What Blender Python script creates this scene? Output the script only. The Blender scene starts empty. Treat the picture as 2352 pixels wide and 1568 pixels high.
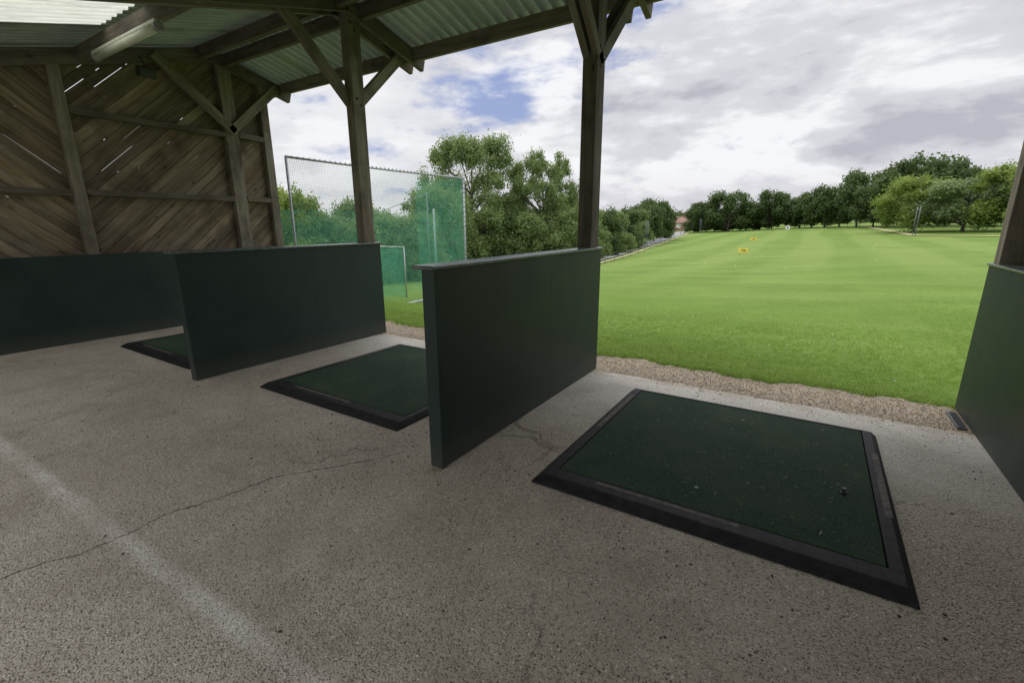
import bpy, math, random, bmesh
import numpy as np
from mathutils import Vector, Matrix
random.seed(7); rng=np.random.default_rng(7)
sc=bpy.context.scene
sc.view_settings.view_transform='Standard'; sc.view_settings.look='None'; sc.view_settings.exposure=0
col=sc.collection

# ------------------------------------------------------------------ helpers
def link(o): col.objects.link(o); return o
def empty(name,loc=(0,0,0),label=None,category=None,group=None):
    o=bpy.data.objects.new(name,None); o.location=loc; o.empty_display_size=.1; link(o)
    if label:o["label"]=label
    if category:o["category"]=category
    if group:o["group"]=group
    return o
def tag(o,label=None,category=None,group=None,kind=None):
    if label:o["label"]=label
    if category:o["category"]=category
    if group:o["group"]=group
    if kind:o["kind"]=kind
    return o
class MB:
    def __init__(s): s.v=[];s.f=[];s.uv=[];s.c=[];s.sm=[]
    def face(s,idx,uv=None,c=.5,sm=False):
        s.f.append(tuple(idx)); s.uv+= list(uv) if uv else [(0,0)]*len(idx); s.c.append(c); s.sm.append(sm)
    def beam(s,p0,p1,w,h,up=(0,0,1),c=None):
        p0=Vector(p0);p1=Vector(p1);d=(p1-p0);L=d.length;d.normalize()
        up=Vector(up);sd=d.cross(up).normalized();u=sd.cross(d).normalized()
        b=len(s.v)
        for t in (0,L):
            for a,e in ((-1,-1),(1,-1),(1,1),(-1,1)):
                s.v.append(p0+d*t+sd*(a*w/2)+u*(e*h/2))
        c=random.random() if c is None else c
        o=random.random()*20; q=random.random()*20
        for i in range(4):
            j=(i+1)%4; wd=w if i%2==0 else h
            s.face((b+i,b+j,b+4+j,b+4+i),[(o,q),(o,q+wd),(o+L,q+wd),(o+L,q)],c); q+=wd+.13
        s.face((b+3,b+2,b+1,b),[(o,q),(o+.02,q),(o+.02,q+.1),(o,q+.1)],c)
        s.face((b+4,b+5,b+6,b+7),[(o,q),(o+.02,q),(o+.02,q+.1),(o,q+.1)],c)
    def box(s,x0,x1,y0,y1,z0,z1,c=None):
        dx,dy,dz=x1-x0,y1-y0,z1-z0; cx,cy,cz=(x0+x1)/2,(y0+y1)/2,(z0+z1)/2
        if dz>=dx and dz>=dy: s.beam((cx,cy,z0),(cx,cy,z1),dx,dy,(0,1,0),c)
        elif dy>=dx: s.beam((cx,y0,cz),(cx,y1,cz),dx,dz,(0,0,1),c)
        else: s.beam((x0,cy,cz),(x1,cy,cz),dy,dz,(0,0,1),c)
    def tube(s,pts,rad,n=8,c=.5,caps=True):
        pts=[Vector(p) for p in pts]
        if not isinstance(rad,(list,tuple)): rad=[rad]*len(pts)
        b=len(s.v)
        for i,p in enumerate(pts):
            d=(pts[min(i+1,len(pts)-1)]-pts[max(i-1,0)]).normalized()
            a=Vector((0,0,1)) if abs(d.z)<.9 else Vector((1,0,0))
            x=d.cross(a).normalized();y=d.cross(x)
            for k in range(n):
                t=2*math.pi*k/n; s.v.append(p+(x*math.cos(t)+y*math.sin(t))*rad[i])
        for i in range(len(pts)-1):
            for k in range(n):
                k2=(k+1)%n
                s.face((b+i*n+k2,b+i*n+k,b+(i+1)*n+k,b+(i+1)*n+k2),[(i,k/n),(i,k/n+.1),(i+1,k/n+.1),(i+1,k/n)],c,True)
        if caps:
            s.face([b+k for k in range(n)],None,c); s.face([b+(len(pts)-1)*n+k for k in range(n-1,-1,-1)],None,c)
    def obj(s,name,mat,parent=None,bevel=0,loc=(0,0,0)):
        me=bpy.data.meshes.new(name); L=Vector(loc)
        P=Vector((0,0,0)); q=parent
        while q: P+=Vector(q.location); q=q.parent
        me.from_pydata([tuple(Vector(v)-L) for v in s.v],[],s.f)
        uv=me.uv_layers.new(name="UVMap"); uv.data.foreach_set("uv",[x for p in s.uv for x in p])
        at=me.attributes.new("tint",'FLOAT','FACE'); at.data.foreach_set("value",s.c)
        me.polygons.foreach_set("use_smooth",s.sm)
        me.materials.append(mat); me.update()
        o=bpy.data.objects.new(name,me); o.location=L; link(o)
        if bevel:
            m=o.modifiers.new("Bevel",'BEVEL'); m.width=bevel; m.segments=2; m.limit_method='ANGLE'; m.angle_limit=.6
        if parent:
            o.parent=parent; o.location=L-P
        return o
def npmesh(name,V,F,mat,attr=None,n=4,smooth=False):
    me=bpy.data.meshes.new(name); me.vertices.add(len(V)); me.vertices.foreach_set("co",V.astype(np.float32).ravel())
    M=len(F); me.loops.add(M*n); me.loops.foreach_set("vertex_index",F.astype(np.int32).ravel())
    me.polygons.add(M); me.polygons.foreach_set("loop_start",np.arange(0,M*n,n,dtype=np.int32))
    me.polygons.foreach_set("loop_total",np.full(M,n,dtype=np.int32))
    if smooth: me.polygons.foreach_set("use_smooth",np.ones(M,dtype=bool))
    me.update(calc_edges=True)
    if attr is not None:
        a=me.attributes.new("tint",'FLOAT','FACE'); a.data.foreach_set("value",attr.astype(np.float32))
    if mat: me.materials.append(mat)
    return me

# ------------------------------------------------------------------ node helper
class NT:
    def __init__(s,tree): s.t=tree; s.n=tree.nodes; s.l=tree.links
    def N(s,ty,ins=None,**kw):
        nd=s.n.new(ty)
        for k,v in kw.items(): setattr(nd,k,v)
        if ins:
            for k,v in ins.items():
                sk=nd.inputs[k]
                if isinstance(v,bpy.types.NodeSocket): s.l.new(v,sk)
                else: sk.default_value=v
        return nd
    def M(s,op,a,b=0.0,c=None,clamp=False):
        nd=s.n.new('ShaderNodeMath'); nd.operation=op; nd.use_clamp=clamp
        for i,v in enumerate((a,b,c)):
            if v is None: continue
            if isinstance(v,bpy.types.NodeSocket): s.l.new(v,nd.inputs[i])
            else: nd.inputs[i].default_value=v
        return nd.outputs[0]
    def mix(s,f,a,b,blend='MIX'):
        nd=s.n.new('ShaderNodeMix'); nd.data_type='RGBA'; nd.blend_type=blend
        for k,v in ((0,f),(6,a),(7,b)):
            if isinstance(v,bpy.types.NodeSocket): s.l.new(v,nd.inputs[k])
            else: nd.inputs[k].default_value= (v if k==0 else (tuple(v)+(1,) if len(v)==3 else v))
        return nd.outputs[2]
    def ramp(s,f,stops,interp='LINEAR'):
        nd=s.n.new('ShaderNodeValToRGB'); nd.color_ramp.interpolation=interp
        e=nd.color_ramp.elements
        while len(e)<len(stops): e.new(.5)
        for i,(p,c) in enumerate(stops):
            e[i].position=p; e[i].color=(tuple(c)+(1,)) if not isinstance(c,(int,float)) else (c,c,c,1)
        s.l.new(f,nd.inputs[0]); return nd.outputs[0]
    def noise(s,vec,scale,detail=4,rough=.55,dist=0,dims='3D'):
        return s.N('ShaderNodeTexNoise',{'Vector':vec,'Scale':scale,'Detail':detail,'Roughness':rough,'Distortion':dist},noise_dimensions=dims).outputs['Fac']
    def mapv(s,vec,scale=(1,1,1),loc=(0,0,0),rot=(0,0,0)):
        return s.N('ShaderNodeMapping',{'Vector':vec,'Scale':scale,'Location':loc,'Rotation':rot}).outputs[0]
    def bump(s,h,strength=.5,dist=.01,normal=None):
        ins={'Height':h,'Strength':strength,'Distance':dist}
        if normal: ins['Normal']=normal
        return s.N('ShaderNodeBump',ins).outputs[0]
def new_mat(name):
    m=bpy.data.materials.new(name); m.use_nodes=True; t=NT(m.node_tree)
    b=m.node_tree.nodes['Principled BSDF']; return m,t,b
def setc(t,b,key,v):
    if isinstance(v,bpy.types.NodeSocket): t.l.new(v,b.inputs[key])
    else: b.inputs[key].default_value=(tuple(v)+(1,)) if isinstance(v,tuple) and len(v)==3 else v
def wpos(t): return t.N('ShaderNodeNewGeometry').outputs['Position']
def tint(t): return t.N('ShaderNodeAttribute',attribute_name='tint').outputs['Fac']

# ------------------------------------------------------------------ materials
def wood(name,dark,light,grey,gr=.5):
    m,t,b=new_mat(name); uv=t.N('ShaderNodeTexCoord').outputs['UV']
    g=t.noise(t.mapv(uv,(1.2,28,1)),3.0,6,.65,.6)
    g2=t.noise(t.mapv(uv,(.5,5,1)),2.0,3,.5,1.2)
    c=t.mix(t.ramp(g,[(.3,0),(.7,1)]),dark,light)
    c=t.mix(t.M('MULTIPLY',t.ramp(g2,[(.38,0),(.62,1)]),gr),c,grey)
    ti=t.M('ADD',t.M('MULTIPLY',tint(t),.75),.62)
    v=t.N('ShaderNodeHueSaturation',{'Color':c,'Value':ti}).outputs[0]
    st=t.noise(wpos(t),1.7,5,.6)
    v=t.mix(t.ramp(st,[(.50,0),(.68,.6)]),v,tuple(x*.38 for x in dark))
    kn=t.N('ShaderNodeTexVoronoi',{'Vector':t.mapv(uv,(2.2,7,1)),'Scale':1.0,'Randomness':1.0}).outputs['Distance']
    v=t.mix(t.ramp(kn,[(.05,.85),(.12,0)]),v,tuple(x*.3 for x in dark))
    setc(t,b,'Base Color',v); b.inputs['Roughness'].default_value=.85
    setc(t,b,'Normal',t.bump(g,.5,.004)); return m
M_wood=wood("weathered_timber",(.085,.066,.048),(.21,.17,.128),(.27,.245,.205),.6)
M_board=wood("diagonal_boarding",(.10,.071,.045),(.25,.18,.115),(.33,.275,.205),.65)
def green_paint():
    m,t,b=new_mat("dark_green_paint"); p=wpos(t)
    n=t.noise(p,2.2,6,.6); n2=t.noise(t.mapv(p,(9,9,1.6)),1.5,5,.6)
    c=t.mix(t.ramp(n,[(.35,0),(.7,1)]),(.015,.031,.026),(.025,.044,.037))
    c=t.mix(t.ramp(n2,[(.58,0),(.8,.2)]),c,(.055,.075,.063))
    z=t.N('ShaderNodeSeparateXYZ',{'Vector':p}).outputs['Z']
    dirt=t.M('MULTIPLY',t.ramp(t.M('ADD',z,t.M('MULTIPLY',n,.15)),[(.05,1),(.28,0)]),.45)
    c=t.mix(dirt,c,(.10,.09,.07))
    sc_=t.noise(t.mapv(p,(40,40,40)),1.0,3,.7); c=t.mix(t.ramp(sc_,[(.68,0),(.73,.4)]),c,(.12,.14,.12))
    scr=t.noise(t.mapv(p,(1,3,60),(0,0,0),(.5,0,0)),1.2,3,.6); c=t.mix(t.ramp(scr,[(.70,0),(.74,.25)]),c,(.12,.14,.12))
    setc(t,b,'Base Color',c); setc(t,b,'Roughness',t.ramp(n,[(.3,.42),(.7,.6)])); b.inputs['Specular IOR Level'].default_value=.4
    setc(t,b,'Normal',t.bump(t.M('ADD',n2,t.noise(p,60,3,.6)),.12,.003)); return m
M_green=green_paint()
def simple(name,c1,c2,scale=8,rough=.6,metal=0,bump=.1,spec=.5):
    m,t,b=new_mat(name); n=t.noise(wpos(t),scale,5,.6)
    setc(t,b,'Base Color',t.mix(t.ramp(n,[(.35,0),(.68,1)]),c1,c2)); b.inputs['Roughness'].default_value=rough; b.inputs['Metallic'].default_value=metal
    b.inputs['Specular IOR Level'].default_value=spec
    if bump: setc(t,b,'Normal',t.bump(n,bump,.01))
    return m
M_cap=simple("pale_green_cap_paint",(.08,.10,.095),(.18,.195,.19),12,.25)  # glossy, mottled and paler than the panel paint
M_galv=simple("galvanised_steel",(.28,.29,.31),(.42,.43,.45),20,.5,.3)
M_dull=simple("dull_grey_steel",(.12,.13,.14),(.19,.2,.21),20,.6,.2)
M_dark=simple("dark_metal",(.02,.02,.022),(.05,.05,.05),15,.5)
M_lampbody=simple("aged_white_plastic",(.62,.63,.54),(.76,.76,.66),9,.4)
def roof_mat(name,c1,c2,trn):
    m,t,b=new_mat(name); p=wpos(t); n=t.noise(p,3,6,.6); n2=t.noise(t.mapv(p,(9,1,1)),2.5,5,.65)
    c=t.mix(t.ramp(n,[(.35,0),(.7,1)]),c1,c2); c=t.mix(t.ramp(n2,[(.5,0),(.75,.6)]),c,tuple(x*.4 for x in c1))
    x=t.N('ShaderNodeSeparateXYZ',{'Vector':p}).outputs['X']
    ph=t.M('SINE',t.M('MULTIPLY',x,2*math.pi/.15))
    c=t.mix(t.ramp(t.M('ADD',t.M('MULTIPLY',ph,.5),.5),[(.35,.0),(.9,.6)]),c,tuple(x_*.28 for x_ in c1))  # light and shade of the corrugations painted into the colour as dark stripes
    setc(t,b,'Base Color',c); b.inputs['Roughness'].default_value=.55
    tb=t.N('ShaderNodeBsdfTranslucent',{'Color':c}); ms=t.N('ShaderNodeMixShader',{'Fac':trn})
    t.l.new(b.outputs[0],ms.inputs[1]); t.l.new(tb.outputs[0],ms.inputs[2])
    t.l.new(ms.outputs[0],m.node_tree.nodes['Material Output'].inputs[0]); return m
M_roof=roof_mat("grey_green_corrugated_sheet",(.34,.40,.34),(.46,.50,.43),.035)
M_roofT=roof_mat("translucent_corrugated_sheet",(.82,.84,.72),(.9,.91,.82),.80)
def concrete():
    m,t,b=new_mat("exposed_aggregate_concrete"); p=wpos(t)
    xyz=t.N('ShaderNodeSeparateXYZ',{'Vector':p}); x,y=xyz.outputs['X'],xyz.outputs['Y']
    big=t.noise(p,.8,6,.6,.5); mid=t.noise(p,5,6,.65)
    base=t.mix(t.ramp(big,[(.35,0),(.65,1)]),(.42,.365,.285),(.52,.47,.385))
    base=t.mix(t.ramp(mid,[(.4,0),(.75,.5)]),base,(.34,.29,.225))
    ap=t.ramp(t.M('ADD',t.M('MULTIPLY',y,.2),t.M('MULTIPLY',big,.35)),[(.72,0),(.98,1)])
    base=t.mix(t.M('MULTIPLY',ap,.85),base,(.56,.535,.475))
    v1=t.N('ShaderNodeTexVoronoi',{'Vector':p,'Scale':125.0,'Randomness':1.0})
    v2=t.N('ShaderNodeTexVoronoi',{'Vector':p,'Scale':62.0,'Randomness':1.0})
    r1=t.N('ShaderNodeSeparateColor',{'Color':v1.outputs['Color']}); r2=t.N('ShaderNodeSeparateColor',{'Color':v2.outputs['Color']})
    peb=t.ramp(r1.outputs[0],[(0,(.09,.07,.05)),(.3,(.27,.22,.16)),(.6,(.45,.385,.295)),(.85,(.60,.54,.44)),(1,(.88,.84,.75))])
    pm=t.M('MULTIPLY',t.ramp(v1.outputs['Distance'],[(.3,1),(.55,.0)]),t.M('SUBTRACT',.82,t.M('MULTIPLY',ap,.55)))
    c=t.mix(pm,base,peb)
    pk=t.M('MULTIPLY',t.ramp(v2.outputs['Distance'],[(.20,1),(.34,0)]),t.M('MULTIPLY',t.ramp(r2.outputs[1],[(.72,0),(.76,.9)]),t.M('SUBTRACT',1,t.M('MULTIPLY',ap,.5))))
    c=t.mix(pk,c,t.ramp(r2.outputs[0],[(0,(.05,.038,.028)),(.5,(.19,.14,.10)),(.62,(.55,.47,.36)),(1,(.88,.84,.74))]))
    pit=t.M('MULTIPLY',t.ramp(t.noise(p,60,2,.5),[(.61,0),(.67,.8)]),t.ramp(t.noise(p,3,3,.6),[(.38,0),(.58,1)]))
    c=t.mix(pit,c,(.085,.065,.047))
    stn=t.ramp(t.noise(t.mapv(p,(1,1,1),(4,7,0)),1.6,7,.68,.4),[(.48,0),(.72,.4)]); c=t.mix(stn,c,(.22,.185,.14))
    ed=t.M('ADD',y,t.M('MULTIPLY',t.M('SUBTRACT',t.noise(p,4,6,.7),.5),.9)); c=t.mix(t.ramp(t.M('MULTIPLY',ed,.2),[(.855,0),(.905,.8)]),c,t.mix(t.noise(p,60,3,.6),(.22,.17,.115),(.5,.42,.31)))
    wv=t.N('ShaderNodeVectorMath',{0:p,1:t.N('ShaderNodeVectorMath',{0:t.N('ShaderNodeTexNoise',{'Vector':p,'Scale':3.0,'Detail':6.0,'Roughness':.7}).outputs['Color'],1:(.5,.5,.5)},operation='MULTIPLY').outputs[0]},operation='ADD').outputs[0]
    cr=t.N('ShaderNodeTexVoronoi',{'Vector':t.mapv(wv,(1,1,0),(.37,.81,0)),'Scale':.42},feature='DISTANCE_TO_EDGE').outputs['Distance']
    crk=t.ramp(cr,[(.0006,1),(.0024,0)]); crk=t.M('MULTIPLY',crk,t.ramp(t.noise(p,.9,2,.5),[(.42,0),(.55,.5)]))
    xc=t.M('ADD',t.M('ADD',-2.86,t.M('MULTIPLY',y,.17)),t.M('MULTIPLY',t.M('MAXIMUM',t.M('SUBTRACT',y,1.36),0.0),.53))
    wig=t.M('ADD',t.M('MULTIPLY',t.M('SUBTRACT',t.noise(p,2.5,3,.5),.5),.22),t.M('MULTIPLY',t.M('SUBTRACT',t.noise(p,18,5,.7),.5),.06))
    dc=t.M('ABSOLUTE',t.M('SUBTRACT',t.M('SUBTRACT',x,xc),wig))
    ck2=t.M('MULTIPLY',t.ramp(dc,[(.002,.95),(.007,0)]),t.ramp(t.M('MULTIPLY',y,.2),[(.40,1),(.42,0)]))
    ck2=t.M('MULTIPLY',ck2,t.ramp(t.noise(p,6,3,.6),[(.35,.4),(.5,1)]))
    crk=t.M('MAXIMUM',crk,ck2)
    c=t.mix(crk,c,(.08,.06,.045))
    yl=t.M('ABSOLUTE',t.M('SUBTRACT',t.M('SUBTRACT',y,t.M('MULTIPLY',x,.024)),t.M('ADD',.705,t.M('MULTIPLY',t.M('SUBTRACT',mid,.5),.06))))
    ln=t.M('MULTIPLY',t.ramp(yl,[(.02,1),(.06,0)]),t.ramp(t.noise(p,55,4,.7),[(.40,.05),(.58,.8)]))
    ln=t.M('MULTIPLY',ln,t.ramp(t.noise(p,1.8,4,.6),[(.38,.3),(.6,.95)]))
    c=t.mix(ln,c,(.84,.82,.76))
    setc(t,b,'Base Color',c); b.inputs['Roughness'].default_value=.82; b.inputs['Specular IOR Level'].default_value=.3
    h=t.M('ADD',t.M('MULTIPLY',t.ramp(v1.outputs['Distance'],[(0,1),(.6,0)]),t.M('SUBTRACT',1,t.M('MULTIPLY',ap,.7))),t.M('MULTIPLY',t.noise(p,30,5,.7),1.2))
    h=t.M('SUBTRACT',h,t.M('MULTIPLY',crk,2))
    setc(t,b,'Normal',t.bump(h,.85,.007)); return m
M_conc=concrete()
def grass_ground():
    m,t,b=new_mat("mown_grass"); p=wpos(t)
    xyz=t.N('ShaderNodeSeparateXYZ',{'Vector':p}); x,y=xyz.outputs['X'],xyz.outputs['Y']
    n=t.noise(p,.35,6,.6); n2=t.noise(p,2.5,6,.7); n3=t.noise(p,22,4,.7)
    c=t.mix(t.ramp(n,[(.35,0),(.65,1)]),(.090,.152,.025),(.122,.195,.033))
    c=t.mix(t.ramp(n2,[(.45,0),(.75,.5)]),c,(.155,.215,.047))
    c=t.mix(t.ramp(n3,[(.3,.45),(.6,0)]),c,(.06,.10,.018))
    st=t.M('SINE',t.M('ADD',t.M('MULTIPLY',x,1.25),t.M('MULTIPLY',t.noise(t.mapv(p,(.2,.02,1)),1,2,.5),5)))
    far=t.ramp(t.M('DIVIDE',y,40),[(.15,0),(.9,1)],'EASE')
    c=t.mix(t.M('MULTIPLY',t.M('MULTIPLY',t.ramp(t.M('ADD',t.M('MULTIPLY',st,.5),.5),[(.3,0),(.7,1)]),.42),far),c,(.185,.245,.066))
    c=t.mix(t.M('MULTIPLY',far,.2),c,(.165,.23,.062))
    st2=t.noise(t.mapv(p,(.05,.5,1)),1,3,.5); c=t.mix(t.ramp(st2,[(.48,0),(.72,.4)]),c,(.19,.24,.07))
    pt_=t.noise(t.mapv(p,(.25,.6,1)),1,6,.65); c=t.mix(t.ramp(pt_,[(.52,0),(.68,.35)]),c,(.075,.13,.022))
    setc(t,b,'Base Color',c); b.inputs['Roughness'].default_value=.95; b.inputs['Specular IOR Level'].default_value=.1
    setc(t,b,'Normal',t.bump(n3,.5,.03)); return m
M_grass=grass_ground()
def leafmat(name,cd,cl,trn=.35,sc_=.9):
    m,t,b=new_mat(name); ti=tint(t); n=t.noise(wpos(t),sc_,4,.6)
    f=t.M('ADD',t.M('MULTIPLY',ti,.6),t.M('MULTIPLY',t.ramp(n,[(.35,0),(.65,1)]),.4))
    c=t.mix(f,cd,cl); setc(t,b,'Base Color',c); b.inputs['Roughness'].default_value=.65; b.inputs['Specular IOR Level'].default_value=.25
    tb=t.N('ShaderNodeBsdfTranslucent',{'Color':t.mix(.5,c,tuple(min(1,x*1.6) for x in cl))}); ms=t.N('ShaderNodeMixShader',{'Fac':trn})
    t.l.new(b.outputs[0],ms.inputs[1]); t.l.new(tb.outputs[0],ms.inputs[2])
    t.l.new(ms.outputs[0],m.node_tree.nodes['Material Output'].inputs[0]); return m
M_blade=leafmat("grass_blades",(.10,.17,.028),(.27,.375,.075),.4,2.2)
M_leafA=leafmat("oak_leaves",(.024,.048,.016),(.11,.16,.045),.25)
M_leafB=leafmat("field_tree_leaves",(.058,.098,.030),(.22,.285,.095),.35)
M_leafC=leafmat("light_green_leaves",(.08,.125,.022),(.25,.32,.07),.35)
M_leafD=leafmat("silver_green_leaves",(.07,.11,.045),(.23,.30,.12),.3)
M_bark=simple("bark",(.05,.042,.033),(.13,.11,.09),6,.9,0,.6)
M_rubber=simple("black_rubber",(.007,.007,.008),(.024,.022,.023),22,.7,0,.3,.28)
M_dust=simple("dusty_rubber_slot",(.07,.062,.056),(.17,.15,.135),30,.85,0,.3,.2)
def turf():
    m,t,b=new_mat("artificial_turf"); p=wpos(t); n=t.noise(p,130,4,.75); n2=t.noise(p,1.8,6,.65)
    c=t.mix(t.ramp(n,[(.38,0),(.62,1)]),(.009,.025,.014),(.045,.085,.050))
    c=t.mix(t.ramp(n2,[(.40,0),(.7,.55)]),c,(.070,.088,.056))
    vo=t.N('ShaderNodeTexVoronoi',{'Vector':t.mapv(p,(70,70,70),(0,0,0),(0,0,.6)),'Scale':1.0}); rc=t.N('ShaderNodeSeparateColor',{'Color':vo.outputs['Color']}).outputs[0]
    fl=t.M('MULTIPLY',t.M('MULTIPLY',t.ramp(vo.outputs['Distance'],[(.10,1),(.22,0)]),t.ramp(rc,[(.70,0),(.76,1)])),t.ramp(n2,[(.38,.15),(.6,.9)]))
    c=t.mix(fl,c,(.17,.165,.11))
    setc(t,b,'Base Color',c); b.inputs['Roughness'].default_value=.9; b.inputs['Specular IOR Level'].default_value=.15
    setc(t,b,'Normal',t.bump(n,.9,.008)); return m
M_turf=turf()
M_gravel=simple("brown_gravel",(.27,.215,.15),(.46,.39,.29),40,.9,0,.8)
m,t,b=new_mat("gravel_stones"); setc(t,b,'Base Color',t.ramp(tint(t),[(0,(.15,.11,.075)),(.3,(.34,.275,.19)),(.8,(.49,.42,.31)),(1,(.68,.62,.5))])); b.inputs['Roughness'].default_value=.85; M_stone=m
M_asph=simple("path_asphalt",(.20,.20,.205),(.28,.28,.28),2,.9)
M_yellow=simple("yellow_board_paint",(.72,.58,.08),(.8,.66,.12),6,.5)
M_white=simple("white_paint",(.62,.62,.6),(.8,.8,.78),6,.5)
M_black=simple("black_paint",(.02,.02,.02),(.03,.03,.03),6,.5)
M_net=simple("green_net_twine",(.05,.30,.18),(.10,.42,.27),6,.7)
M_netgrey=simple("grey_green_net_twine",(.08,.25,.17),(.15,.36,.26),6,.7)
M_brick=simple("red_brick",(.24,.14,.10),(.30,.19,.14),3,.9)
M_tile=simple("clay_roof_tiles",(.19,.10,.075),(.26,.15,.115),3,.9)
M_dry=simple("dry_grass_strip",(.28,.27,.12),(.36,.33,.17),3,.95)

# ------------------------------------------------------------------ terrain
PY=[-1000,0,5,9,20,42,50,65,75,106,120,135,250,1200]
PZ=[0,0,0,-.18,-.52,-.72,-.66,-.45,-.25,.3,.5,.62,.8,.8]
def sst(a,b,x): t=np.clip((x-a)/(b-a),0,1); return t*t*(3-2*t)
def terr(x,y):
    x=np.asarray(x,float);y=np.asarray(y,float)
    z=np.interp(y,PY,PZ)
    z=z*.6+.2*np.interp(y-3,PY,PZ)+.2*np.interp(y+3,PY,PZ)*(y>6)+.2*z*(y<=6)
    S=sst(5.2,11,y)
    z=z+.055*40*np.tanh(x/40)*S
    return z
def edge_noise(x): return .05*np.sin(x*3.1)+.035*np.sin(x*7.7+1)+.025*np.sin(x*17+2)+.02*np.sin(x*41)
xs=np.unique(np.concatenate([-np.geomspace(10,900,34),np.arange(-10,3.01,.06),np.geomspace(3.01,900,40)]))
ys=np.unique(np.concatenate([[-60,-20,-5,0,3,4.3],np.arange(4.5,5.8,.03),np.arange(5.8,10,.12),np.geomspace(10,1100,110)]))
Xg,Yg=np.meshgrid(xs,ys)
Zg=terr(Xg,Yg)
inside=(Xg>-8.6)&(Xg<1.7)
e=4.97+edge_noise(Xg)
lip=sst(0,.12,Yg-e)
Zg=np.where(inside,(-.06)*(1-lip)+(Zg+.012)*lip,Zg-.03*(Yg<5)+.0)
fine=rng.normal(0,.006,Zg.shape)*(Yg<9)*(Yg>4.8); Zg=Zg+fine
V=np.stack([Xg,Yg,Zg],-1).reshape(-1,3); nx=len(xs);ny=len(ys)
ii=(np.arange(ny-1)[:,None]*nx+np.arange(nx-1)[None,:]).ravel()
F=np.stack([ii,ii+1,ii+nx+1,ii+nx],-1)
o=link(bpy.data.objects.new("ground",npmesh("ground",V,F,M_grass,smooth=True))); tag(o,"rolling mown green grass of the driving range","ground",kind="structure")
xs2=np.linspace(-8.5,1.6,60); ys2=np.linspace(4.40,5.15,8)
X2,Y2=np.meshgrid(xs2,ys2); Z2=-.020+.006*rng.random(X2.shape)
V=np.stack([X2,Y2,Z2],-1).reshape(-1,3); ii=(np.arange(7)[:,None]*60+np.arange(59)[None,:]).ravel()
o=link(bpy.data.objects.new("gravel_strip",npmesh("gravel_strip",V,np.stack([ii,ii+1,ii+61,ii+60],-1),M_gravel,smooth=True))); tag(o,"strip of brown gravel between concrete and grass","gravel",kind="structure")
n=26000; cx=rng.uniform(-8.1,1.15,n); cy=4.42+rng.random(n)**1.1*.66; extra=rng.random(n)<.10; cy=np.where(extra,4.45-rng.exponential(.22,n),cy)
s=rng.uniform(.002,.0058,n)*(1+.6*(rng.random(n)<.06)); s=np.where(cy<4.45,s*.75,s); cz=np.where(cy<4.455,.002,-.013)
octv=np.array([[1,0,0],[0,1,0],[-1,0,0],[0,-1,0],[0,0,.7],[0,0,-.7]],float)
octf=np.array([[0,1,4],[1,2,4],[2,3,4],[3,0,4],[1,0,5],[2,1,5],[3,2,5],[0,3,5]])
a=rng.uniform(0,6.28,n); ca,sa=np.cos(a),np.sin(a)
sx=s*rng.uniform(.7,1.5,n)
px=octv[None,:,0]*sx[:,None];py=octv[None,:,1]*s[:,None];pz=octv[None,:,2]*s[:,None]
V=np.stack([cx[:,None]+px*ca[:,None]-py*sa[:,None],cy[:,None]+px*sa[:,None]+py*ca[:,None],cz[:,None]+pz],-1).reshape(-1,3)
F=(octf[None]+6*np.arange(n)[:,None,None]).reshape(-1,3)
o=link(bpy.data.objects.new("gravel_stones",npmesh("gravel_stones",V,F,M_stone,np.repeat(rng.random(n),8),n=3))); tag(o,"loose small brown gravel stones along the concrete edge","gravel",kind="stuff")
def blades(name,n,x0,x1,y0,y1,h,w,label):
    """blade density falls smoothly to nothing towards y1"""
    x=rng.uniform(x0,x1,n); y=y0+(y1-y0)*(1-(1-rng.random(n))**(1/3))
    k=y>(4.98+edge_noise(x)-.04+.10*rng.random(n)); x=x[k];y=y[k];n=len(x)
    z=terr(x,y)+.006
    hh=h*rng.uniform(.5,1.3,n)*np.clip(1.25-(y-y0)/(y1-y0),.3,1); ww=w*rng.uniform(.6,1.3,n); a=rng.uniform(0,6.28,n); lx=rng.normal(0,.5,n)*hh; ly=rng.normal(0,.5,n)*hh
    c,s_=np.cos(a)*ww,np.sin(a)*ww
    V=np.stack([np.stack([x-c,y-s_,z],-1),np.stack([x+c,y+s_,z],-1),np.stack([x+lx,y+ly,z+hh],-1)],1).reshape(-1,3)
    F=np.arange(3*n).reshape(-1,3)
    o=link(bpy.data.objects.new(name,npmesh(name,V,F,M_blade,np.clip(rng.normal(.5,.28,n),0,1),n=3))); tag(o,label,"grass",kind="stuff")
blades("grass_tufts",170000,-9.5,2.6,4.9,15,.028,.004,"short green grass blades at the range edge")
blades("grass_tufts",60000,-14,6,5.5,34,.024,.006,"short green grass blades further out on the range")
nf=220; x=rng.uniform(-6,1.2,nf); y=rng.uniform(5.3,10,nf); z=terr(x,y)+.03; s=rng.uniform(.005,.009,nf)
V=(octv[None]*s[:,None,None]+np.stack([x,y,z],-1)[:,None,:]).reshape(-1,3); F=(octf[None]+6*np.arange(nf)[:,None,None]).reshape(-1,3)
o=link(bpy.data.objects.new("clover_flowers",npmesh("clover_flowers",V,F,M_white,n=3))); tag(o,"tiny white clover flowers in the grass","flowers",kind="stuff")

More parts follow.
